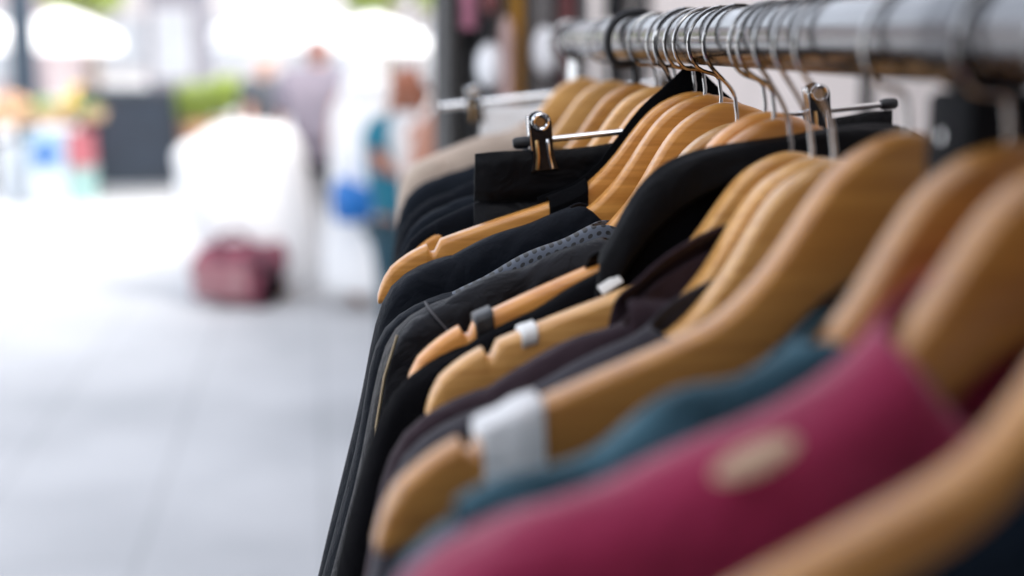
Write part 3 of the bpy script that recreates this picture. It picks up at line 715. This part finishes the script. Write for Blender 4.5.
# chalkboard
b0 = G(138, 194); r = empty('chalkboard', b0); tag(r, 'dark slate A-shaped chalkboard standing on the pale paving', 'sign board')
SLB = mat('slate_board', (.014, .022, .036), .7, var=.35, vscale=6); SLF = mat('board_frame', (.012, .018, .026), .5)
bw, bh = 1.0, 1.16
for s, nm in ((-1, 'front_leaf'), (1, 'rear_leaf')):
    e = empty(nm, (0, 0, 0)); e.parent = r; e.location = (0, s * .22, 0); e.rotation_euler = (R(11) * -s, 0, 0)
    m = MB()
    for x in (-1, 1): m.box((x * (bw / 2 - .035), 0, bh / 2), (.07, .035, bh))
    for z in (.16, bh - .05): m.box((0, 0, z), (bw - .142, .035, .07))
    m.build('frame', SLF, e, smooth=False)
    m = MB(); m.box((0, s * -.002, (.16 + bh - .05) / 2), (bw - .142, .015, bh - .21 - .072)); m.build('panel', SLB, e, smooth=False)

# plants in crates right of the chalkboard
ORC = mat('orange_crate', (.42, .24, .15), .8, var=.2)
for i, (x, w, lab) in enumerate(((196, .40, 'orange brown planter with lime leaves right of the chalkboard'), (224, .42, 'orange brown planter with lime leaves beside the person in charcoal'))):
    Y = 16.2; r = empty('planter', (gx(x, Y), Y, 0)); tag(r, lab, 'planter', 'planters beyond the chalkboard')
    m = MB(); m.rings([(0, 0, 0), (0, 0, .74), (0, 0, .78)], [(w * .5, .16), (w * .58, .2), (w * .6, .21)], 20); m.build('tub', ORC, r)
    m = MB(); m.rings([(0, 0, .72), (0, .02, 1.0)], [.02, .008], 6); m.build('stem', BARK, r)
    m = MB()
    for k in range(5): leaves(m, (random.uniform(-.12, .12), random.uniform(-.1, .1), 1.0 + random.uniform(-.12, .14)), (.2, .18, .16), 120, .05, 300 + i * 10 + k)
    m.build('foliage', LEAF[0], r, smooth=False)

# awning and canvas walls, out of view, added to darken the near hangers
BLOCKM = mat('dark_blocker_canvas', (.05, .05, .055), .9, var=.1)
aw = empty('blocker', (1.2, -.4, 0)); tag(aw, 'added dark canvas awning on the shop wall above the near end of the clothes rack', 'blocker')
m = MB(); m.prism([(-.003, 2.72), (-1.75, 2.32), (-1.75, 2.30), (-.003, 2.70)], -3.2, .25); m.build('canopy', BLOCKM, aw, smooth=False)
m = MB(); m.box((-1.765, -1.475, 2.22), (.012, 3.45, .2)); m.build('valance', BLOCKM, aw, smooth=False)
for y in (-3.1, .15):
    m = MB(); m.cyl((-.005, y, 2.1), (-1.70, y, 2.29), .014); m.build('arm', DKMET, aw)
bt = empty('shade_wall', (.1, -2.6, 0)); tag(bt, 'added dark canvas wall behind the camera, unseen, blocking light from the near hangers', 'wall')  # added behind the camera to cut light on the hanger fronts
m = MB(); m.box((-.3, 0, 1.10), (2.66, .02, 2.1)); m.build('canvas', BLOCKM, bt, smooth=False)
m = MB(); m.box((-1.66, 1.25, 1.10), (.02, 2.3, 2.1)); m.build('side_canvas', BLOCKM, bt, smooth=False)
for x, y in ((-1.66, 0), (1.06, 0), (-1.66, 2.45)):
    m = MB(); m.cyl((x, y, 0), (x, y, 2.2), .02); m.build('post', DKMET, bt)

# ------------------------------------------------------------------ people
SKIN = mat('tan_skin', (.50, .27, .19), .55, var=.08); SKIN2 = mat('brown_skin', (.36, .15, .09), .55, var=.08); HAIR = mat('dark_hair', (.03, .02, .015), .6); HAIR2 = mat('auburn_hair', (.30, .10, .05), .6); GREYH = mat('reddish_scalp', (.30, .16, .14), .6)
EYE = mat('dark_eye', (.02, .015, .01), .2)
def skin_mesh(name, verts, edges, m_, parent, sub=2, root=0):
    me = bpy.data.meshes.new(name); me.from_pydata([v[0] for v in verts], edges, [])
    o = bpy.data.objects.new(name + '_tmp', me); COL.objects.link(o)
    md = o.modifiers.new('skin', 'SKIN'); md.use_smooth_shade = True
    sv = me.skin_vertices[0].data
    for i, v in enumerate(verts):
        rr = v[1]; sv[i].radius = rr if isinstance(rr, tuple) else (rr, rr); sv[i].use_root = (i == root)
    ss = o.modifiers.new('sub', 'SUBSURF'); ss.levels = ss.render_levels = sub
    dg = bpy.context.evaluated_depsgraph_get(); dg.update()
    me2 = bpy.data.meshes.new_from_object(o.evaluated_get(dg)); bpy.data.objects.remove(o)
    me2.name = name; me2.materials.clear(); return link(name, me2, m_, parent)
def person(label, loc, facing, J, skin, hair=None, sx=1, group='people in the street', hairlong=False):
    """J: joint positions; the body is one skinned mesh"""
    r = empty('person', loc, facing); tag(r, label, 'person', group)
    V = []; E = []; ix = {}
    def add(k, p, rad, par=None):
        V.append((Vector(p), rad)); ix[k] = len(V) - 1
        if par is not None: E.append((ix[par], ix[k]))
    add('pelvis', J['pelvis'], .125); add('waist', J['waist'], .115, 'pelvis'); add('chest', J['chest'], (.15, .12), 'waist'); add('neck0', J['neck'], .06, 'chest')
    hd = Vector(J['head']); nk = Vector(J['neck']); up = (hd - nk).normalized(); fw = Vector(J.get('face', (0, -1, 0))).normalized()
    add('neck1', nk + up * .05, .052, 'neck0'); add('jaw', hd - up * .045 + fw * .018, .066, 'neck1'); add('skull', hd + up * .03, .084, 'jaw'); add('crown', hd + up * .085, .055, 'skull')
    add('nose', hd + fw * .105 - up * .012, .013, 'jaw')
    sd = up.cross(fw).normalized()
    for s, nm in ((1, 'a'), (-1, 'b')):
        add('ear' + nm, hd + sd * (.088 * s) - up * .005, .012, 'skull')
    for s in ('l', 'r'):
        add('sh' + s, J['sh' + s], .058, 'chest'); add('el' + s, J['el' + s], .040, 'sh' + s); add('wr' + s, J['wr' + s], .027, 'el' + s)
        wr = Vector(J['wr' + s]); dr = (wr - Vector(J['el' + s])).normalized(); pr = dr.orthogonal().normalized()
        pr = Vector((0, 1, 0)); pr = (pr - dr * pr.dot(dr)).normalized(); nr = dr.cross(pr)
        add('pa' + s, wr + dr * .06, (.036, .020), 'wr' + s)
        for q, (o_, ln) in enumerate(((-.030, .070), (-.010, .080), (.010, .076), (.028, .060))):
            add('f%d' % q + s, wr + dr * .10 + pr * o_, .0095, 'pa' + s); add('g%d' % q + s, wr + dr * (.10 + ln * .5) + pr * o_ + nr * .010, .0085, 'f%d' % q + s); add('h%d' % q + s, wr + dr * (.10 + ln * .85) + pr * o_ + nr * .030, .0075, 'g%d' % q + s)
        add('t0' + s, wr + dr * .045 - pr * .045, .011, 'pa' + s); add('t1' + s, wr + dr * .085 - pr * .060 + nr * .012, .009, 't0' + s)
        add('hp' + s, J['hp' + s], .10, 'pelvis'); add('kn' + s, J['kn' + s], .058, 'hp' + s); add('an' + s, J['an' + s], .040, 'kn' + s)
        a_ = Vector(J['an' + s]); add('to' + s, a_ + Vector((J.get('tox', 0), -.16, -.045)), (.042, .028), 'an' + s)
    skin_mesh('body', V, E, skin, r)
    for s in (-1, 1):
        MB().ball(hd + fw * .082 + sd * (.032 * s) + up * .012, (.011, .011, .009), 1).build('eye', EYE, r)
    MB().ball(hd + fw * .084 - up * .055, (.024, .010, .006), 1).build('mouth', mat('lips', (.35, .12, .10), .5), r)
    if hair:
        m = MB(); rot = Vector((0, 0, 1)).rotation_difference(up).to_matrix()
        m.ball(hd + up * .042 - fw * .014, (.098, .104, .088), 3, rot)
        if hairlong: m.ball(hd - up * .06 - fw * .055, (.085, .055, .14), 3, rot)
        m.build('hair', hair, r)
    return r
def garb(r, J, name, m_, kind, pad=.02):
    V = []; E = []; ix = {}
    def add(k, p, rad, par=None):
        V.append((Vector(p), rad)); ix[k] = len(V) - 1
        if par is not None: E.append((ix[par], ix[k]))
    if kind == 'top':
        add('waist', J['waist'], .128 + pad); add('pelvis', Vector(J['pelvis']) + Vector((0, 0, .08 if pad > .07 else -.02)), .136 + pad, 'waist'); add('chest', J['chest'], (.165 + pad, .13 + pad), 'waist'); add('nk', Vector(J['neck']) - Vector((0, 0, .03)), .068, 'chest')
        for s in ('l', 'r'): add('sh' + s, J['sh' + s], .066 + pad, 'chest'); add('el' + s, Vector(J['sh' + s]).lerp(Vector(J['el' + s]), .8), .056 + pad, 'sh' + s)
    else:
        add('pelvis', Vector(J['pelvis']) + Vector((0, 0, .06)), .132 + pad)
        for s in ('l', 'r'):
            add('hp' + s, J['hp' + s], .108 + pad, 'pelvis'); add('kn' + s, J['kn' + s], .07 + pad, 'hp' + s)
            if kind == 'long': add('an' + s, Vector(J['an' + s]) + Vector((0, 0, .03)), .058 + pad, 'kn' + s)
    return skin_mesh(name, V, E, m_, r)
def standing(H=1.7, lean=0, arm=(0, 0)):
    k = H / 1.7
    J = dict(pelvis=(0, 0, .92), waist=(0, -.02 * lean, 1.08), chest=(0, -.05 * lean, 1.28), neck=(0, -.10 * lean, 1.45), head=(0, -.16 * lean, 1.575),
             shl=(-.19, -.06 * lean, 1.38), shr=(.19, -.06 * lean, 1.38), ell=(-.25, -.02, 1.12), elr=(.25, -.02, 1.12), wrl=(-.25, -.08, .88), wrr=(.25, -.08, .88),
             hpl=(-.09, 0, .86), hpr=(.09, 0, .86), knl=(-.10, -.02, .48), knr=(.10, -.02, .48), anl=(-.11, .02, .08), anr=(.11, .02, .08))
    return {a: tuple(c * k for c in b) for a, b in J.items()}
LAV = cloth('lavender_cloth', (.215, .19, .23), sheen=.05, var=.04); STONE = cloth('stone_cloth', (.40, .40, .41), sheen=.05, var=.05); TEALC = cloth('deep_teal_cloth', (.015, .15, .22), sheen=.1)
CHARC = cloth('street_charcoal', (.07, .08, .095), sheen=.1); DKTEAL = cloth('dark_teal_cloth', (.02, .06, .085), sheen=.1)
# man in lavender shirt
J = standing(1.66, .5); J['elr'] = (.27, -.06, 1.10); J['wrr'] = (.26, -.10, .86); J['ell'] = (-.28, -.06, 1.12); J['wrl'] = (-.30, -.2, .98)
p0 = Vector((gx(318, 9.7), 9.7, 0))
r = person('person in a loose lavender shirt and black belt bag, seen from behind', p0, R(185), J, SKIN, GREYH)
garb(r, J, 'shirt', LAV, 'top', .085); garb(r, J, 'trousers', STONE, 'long', .012)
m = MB(); m.rings([(0, 0, .80), (0, 0, .83), (0, 0, .94), (0, 0, .98)], [(.160, .20), (.190, .225), (.190, .225), (.160, .20)], 24, up=(0, 1, 0)); m.build('belt_bag', C_BLACK, r)
m = MB(); m.tube([(-.185, .0, .85), (-.20, .0, .6), (-.19, .02, .2)], .022, 8); m.build('dark_strap', C_BLACK, r)
# bending person in white robe
def robe(name, r, rings, m_=C_WHITE):
    m = MB(); n = 28; prev = None; R0 = []
    for (x, y, z, rx, ry) in rings:
        R0.append([m.bm.verts.new((x + math.cos(2 * math.pi * i / n) * rx * (1 + .05 * math.sin(i * 2.3)), y + math.sin(2 * math.pi * i / n) * ry * (1 + .05 * math.cos(i * 1.7)), z)) for i in range(n)])
    for A, B in zip(R0, R0[1:]):
        for i in range(n): m.bm.faces.new((A[i], A[(i + 1) % n], B[(i + 1) % n], B[i]))
    m.bm.faces.new(R0[-1]); m.bm.faces.new(R0[0]); return m.build(name, m_, r, sub=1)
Yb = 9.3; kb = FPX / Yb
J = dict(pelvis=(.20, 0, .80), waist=(.08, 0, .92), chest=(-.10, 0, .98), neck=(-.26, 0, .95), head=(-.36, 0, .86), face=(-.5, 0, -.86), shl=(-.14, -.18, .95), shr=(-.14, .18, .95), ell=(-.20, -.20, .70), elr=(-.20, .20, .70),
         wrl=(-.12, -.16, .50), wrr=(-.12, .16, .50), hpl=(.20, -.10, .76), hpr=(.20, .10, .76), knl=(.13, -.11, .44), knr=(.13, .11, .44), anl=(.22, -.11, .08), anr=(.22, .11, .08), tox=-.1)
r = person('person in a loose white robe bending over a dark red bag', (gx(247, Yb), Yb, 0), 0, J, SKIN)
robe('robe', r, [(-.02, 0, 1.14, .10, .10), (.0, 0, 1.12, .24, .20), (-.02, 0, 1.02, .35, .26), (-.06, 0, .88, .41, .28), (-.06, 0, .70, .43, .29), (-.02, 0, .52, .42, .29), (.06, 0, .32, .36, .27), (.12, 0, .14, .30, .25), (.12, 0, .09, .29, .24)])
m = MB(); m.ball((-.36, 0, .90), (.13, .125, .125), 3); m.build('headscarf', C_WHITE, r)
# standing person in white robe carrying a blue bag
Yw = 8.8; J = standing(1.62); J['wrl'] = (-.27, -.05, .90)
r = person('person in a long white robe and headscarf carrying a blue bag', (gx(368, Yw), Yw, 0), R(165), J, SKIN)
robe('robe', r, [(0, 0, 1.36, .08, .08), (0, 0, 1.34, .20, .12), (0, 0, 1.22, .235, .16), (0, 0, 1.0, .24, .17), (0, 0, .7, .25, .19), (0, 0, .4, .29, .22), (0, 0, .15, .32, .24), (0, 0, .11, .31, .23)])
m = MB(); m.ball((0, .01, 1.50), (.125, .13, .15), 3); m.ball((0, .03, 1.36), (.17, .13, .12), 3); m.build('headscarf', C_WHITE, r)
BLUEB = mat('blue_bag', (.0, .13, .44), .4, var=.1)
r = empty('carrier_bag', P(353, 221, Yw - .3)); tag(r, 'bright blue carrier bag hanging beside the person in a white robe', 'bag')
m = MB(); m.rings([(0, 0, 0), (0, 0, .03), (0, 0, .12), (0, 0, .2), (.01, 0, .23)], [(.08, .10), (.11, .12), (.115, .13), (.10, .12), (.07, .10)], 18, up=(0, 1, 0)); m.build('bag_body', BLUEB, r)
m = MB(); m.tube([(0, -.08, .21), (0, -.03, .36), (0, .03, .36), (0, .08, .21)], .008, 6); m.build('handle', BLUEB, r)
# dark red bag on the paving
DRED = mat('dark_red_check', (.26, .05, .085), .7, vscale=9, c2=(.03, .012, .022)); PNK = mat('faded_pink_panel', (.34, .20, .21), .7, vscale=11, c2=(.22, .06, .08))
b0 = G(240, 304); r = empty('holdall_bag', b0, R(-26)); tag(r, 'dark red holdall with a pink panel standing on the pale paving', 'bag')
m = MB(); m.rings([(-.27, 0, .17), (-.25, 0, .18), (-.1, 0, .19), (.1, 0, .19), (.25, 0, .18), (.27, 0, .17)], [(.10, .14), (.15, .17), (.17, .185), (.17, .185), (.15, .17), (.10, .14)], 24, up=(0, 1, 0))
bmesh.ops.subdivide_edges(m.bm, edges=m.bm.edges[:], cuts=2, use_grid_fill=True)
for v in m.bm.verts:
    n_ = noise.noise(v.co * 7) * .05; v.co.z = max(.005, v.co.z * (1 + .25 * (v.co.x + .1)) + n_); v.co.y += n_ * .6
m.build('bag_body', DRED, r)
m = MB(); m.box((-.03, -.175, .17), (.40, .03, .22), None, .008); m.build('front_pocket', PNK, r)
m = MB(); m.box((.245, -.02, .18), (.06, .26, .26), None, .02); m.build('end_panel', C_BLACK, r)
for y in (-.1, .1):
    m = MB(); m.tube([(-.14, y, .33), (-.10, y * .6, .43), (0, y * .3, .47), (.10, y * .6, .43), (.14, y, .33)], .016, 8); m.build('handle', DRED, r)
# person in teal
Yt = 6.6; J = standing(1.52, .3); J['elr'] = (.27, -.10, 1.10); J['wrr'] = (.14, -.30, 1.16)
J['ell'] = (-.24, -.10, 1.10); J['wrl'] = (-.06, -.27, 1.04)
r = person('person in a teal top with reddish hair holding a pale grey bag', (gx(406, Yt), Yt, 0), R(35), J, SKIN2, HAIR2, hairlong=True)
garb(r, J, 'top', TEALC, 'top', .03); garb(r, J, 'trousers', DKTEAL, 'long', .01)
r = empty('shoulder_bag', P(419, 170, Yt - .45)); tag(r, 'pale grey soft bag held in front of the person in teal', 'bag')
m = MB(); m.rings([(0, 0, 0), (0, 0, .04), (0, 0, .14), (0, 0, .22), (0, 0, .25)], [(.05, .09), (.08, .12), (.09, .13), (.07, .12), (.04, .10)], 18, up=(0, 1, 0)); m.build('bag_body', mat('pale_grey_bag', (.55, .57, .58), .7), r)
m = MB(); m.tube([(0, -.1, .24), (0, -.05, .40), (0, .05, .40), (0, .1, .24)], .009, 6); m.build('strap', HAIR2, r)
# second figure reaching at the right, brown arms, pale top
J = standing(1.60, .4); J['wrl'] = (-.14, -.24, 1.18); J['ell'] = (-.27, -.06, 1.12); J['wrr'] = (.18, -.2, 1.10)
Yk = 5.6
r = person('person with brown arms and a pale top beside the dark garment rack', (gx(436, Yk), Yk, 0), R(120), J, SKIN2, None)
garb(r, J, 'top', cloth('blush_cloth', (.62, .54, .50), sheen=.05), 'top', .008); garb(r, J, 'trousers', DKTEAL, 'long', .01)
m = MB(); m.ball((0, -.04, 1.535), (.092, .10, .09), 3); m.build('cap', cloth('pale_cap', (.66, .64, .62)), r)
# person in charcoal
Yd = 13.5; J = standing(1.52, .6); J['wrr'] = (.15, -.25, 1.0)
r = person('person in charcoal clothes standing between the planters and the white robe', (gx(255, Yd), Yd, 0), R(70), J, SKIN, None)
garb(r, J, 'coat', CHARC, 'top', .06); garb(r, J, 'trousers', CHARC, 'long', .015)

# ------------------------------------------------------------------ light
wd = bpy.data.worlds.new('World'); S.world = wd; wd.use_nodes = True; nt = wd.node_tree
sky = nt.nodes.new('ShaderNodeTexSky'); sky.sky_type = 'NISHITA'; sky.sun_disc = False
EL, AZ = R(45), R(130)                               # AZ: from +Y towards +X
sky.sun_elevation = EL; sky.sun_rotation = AZ; sky.dust_density = 4; sky.air_density = .8; sky.ozone_density = .6
hs = nt.nodes.new('ShaderNodeHueSaturation'); hs.inputs['Saturation'].default_value = .34   # thin high cloud
nt.links.new(sky.outputs[0], hs.inputs['Color']); nt.links.new(hs.outputs[0], nt.nodes['Background'].inputs[0]); nt.nodes['Background'].inputs[1].default_value = .15
sd = bpy.data.lights.new('sun', 'SUN'); sd.energy = .5; sd.angle = R(10); sd.color = (1, .95, .88)
so = bpy.data.objects.new('sun', sd); COL.objects.link(so); so.location = (-3, 2, 8)
dv = Vector((math.sin(AZ) * math.cos(EL), math.cos(AZ) * math.cos(EL), math.sin(EL)))
so.rotation_euler = (-dv).to_track_quat('-Z', 'Y').to_euler()
S.view_settings.view_transform = 'Standard'; S.view_settings.look = 'None'; S.view_settings.exposure = 2.12; S.view_settings.gamma = 1
S.cycles.use_denoising = True
S.cycles.max_bounces = 8; S.cycles.sample_clamp_indirect = 6
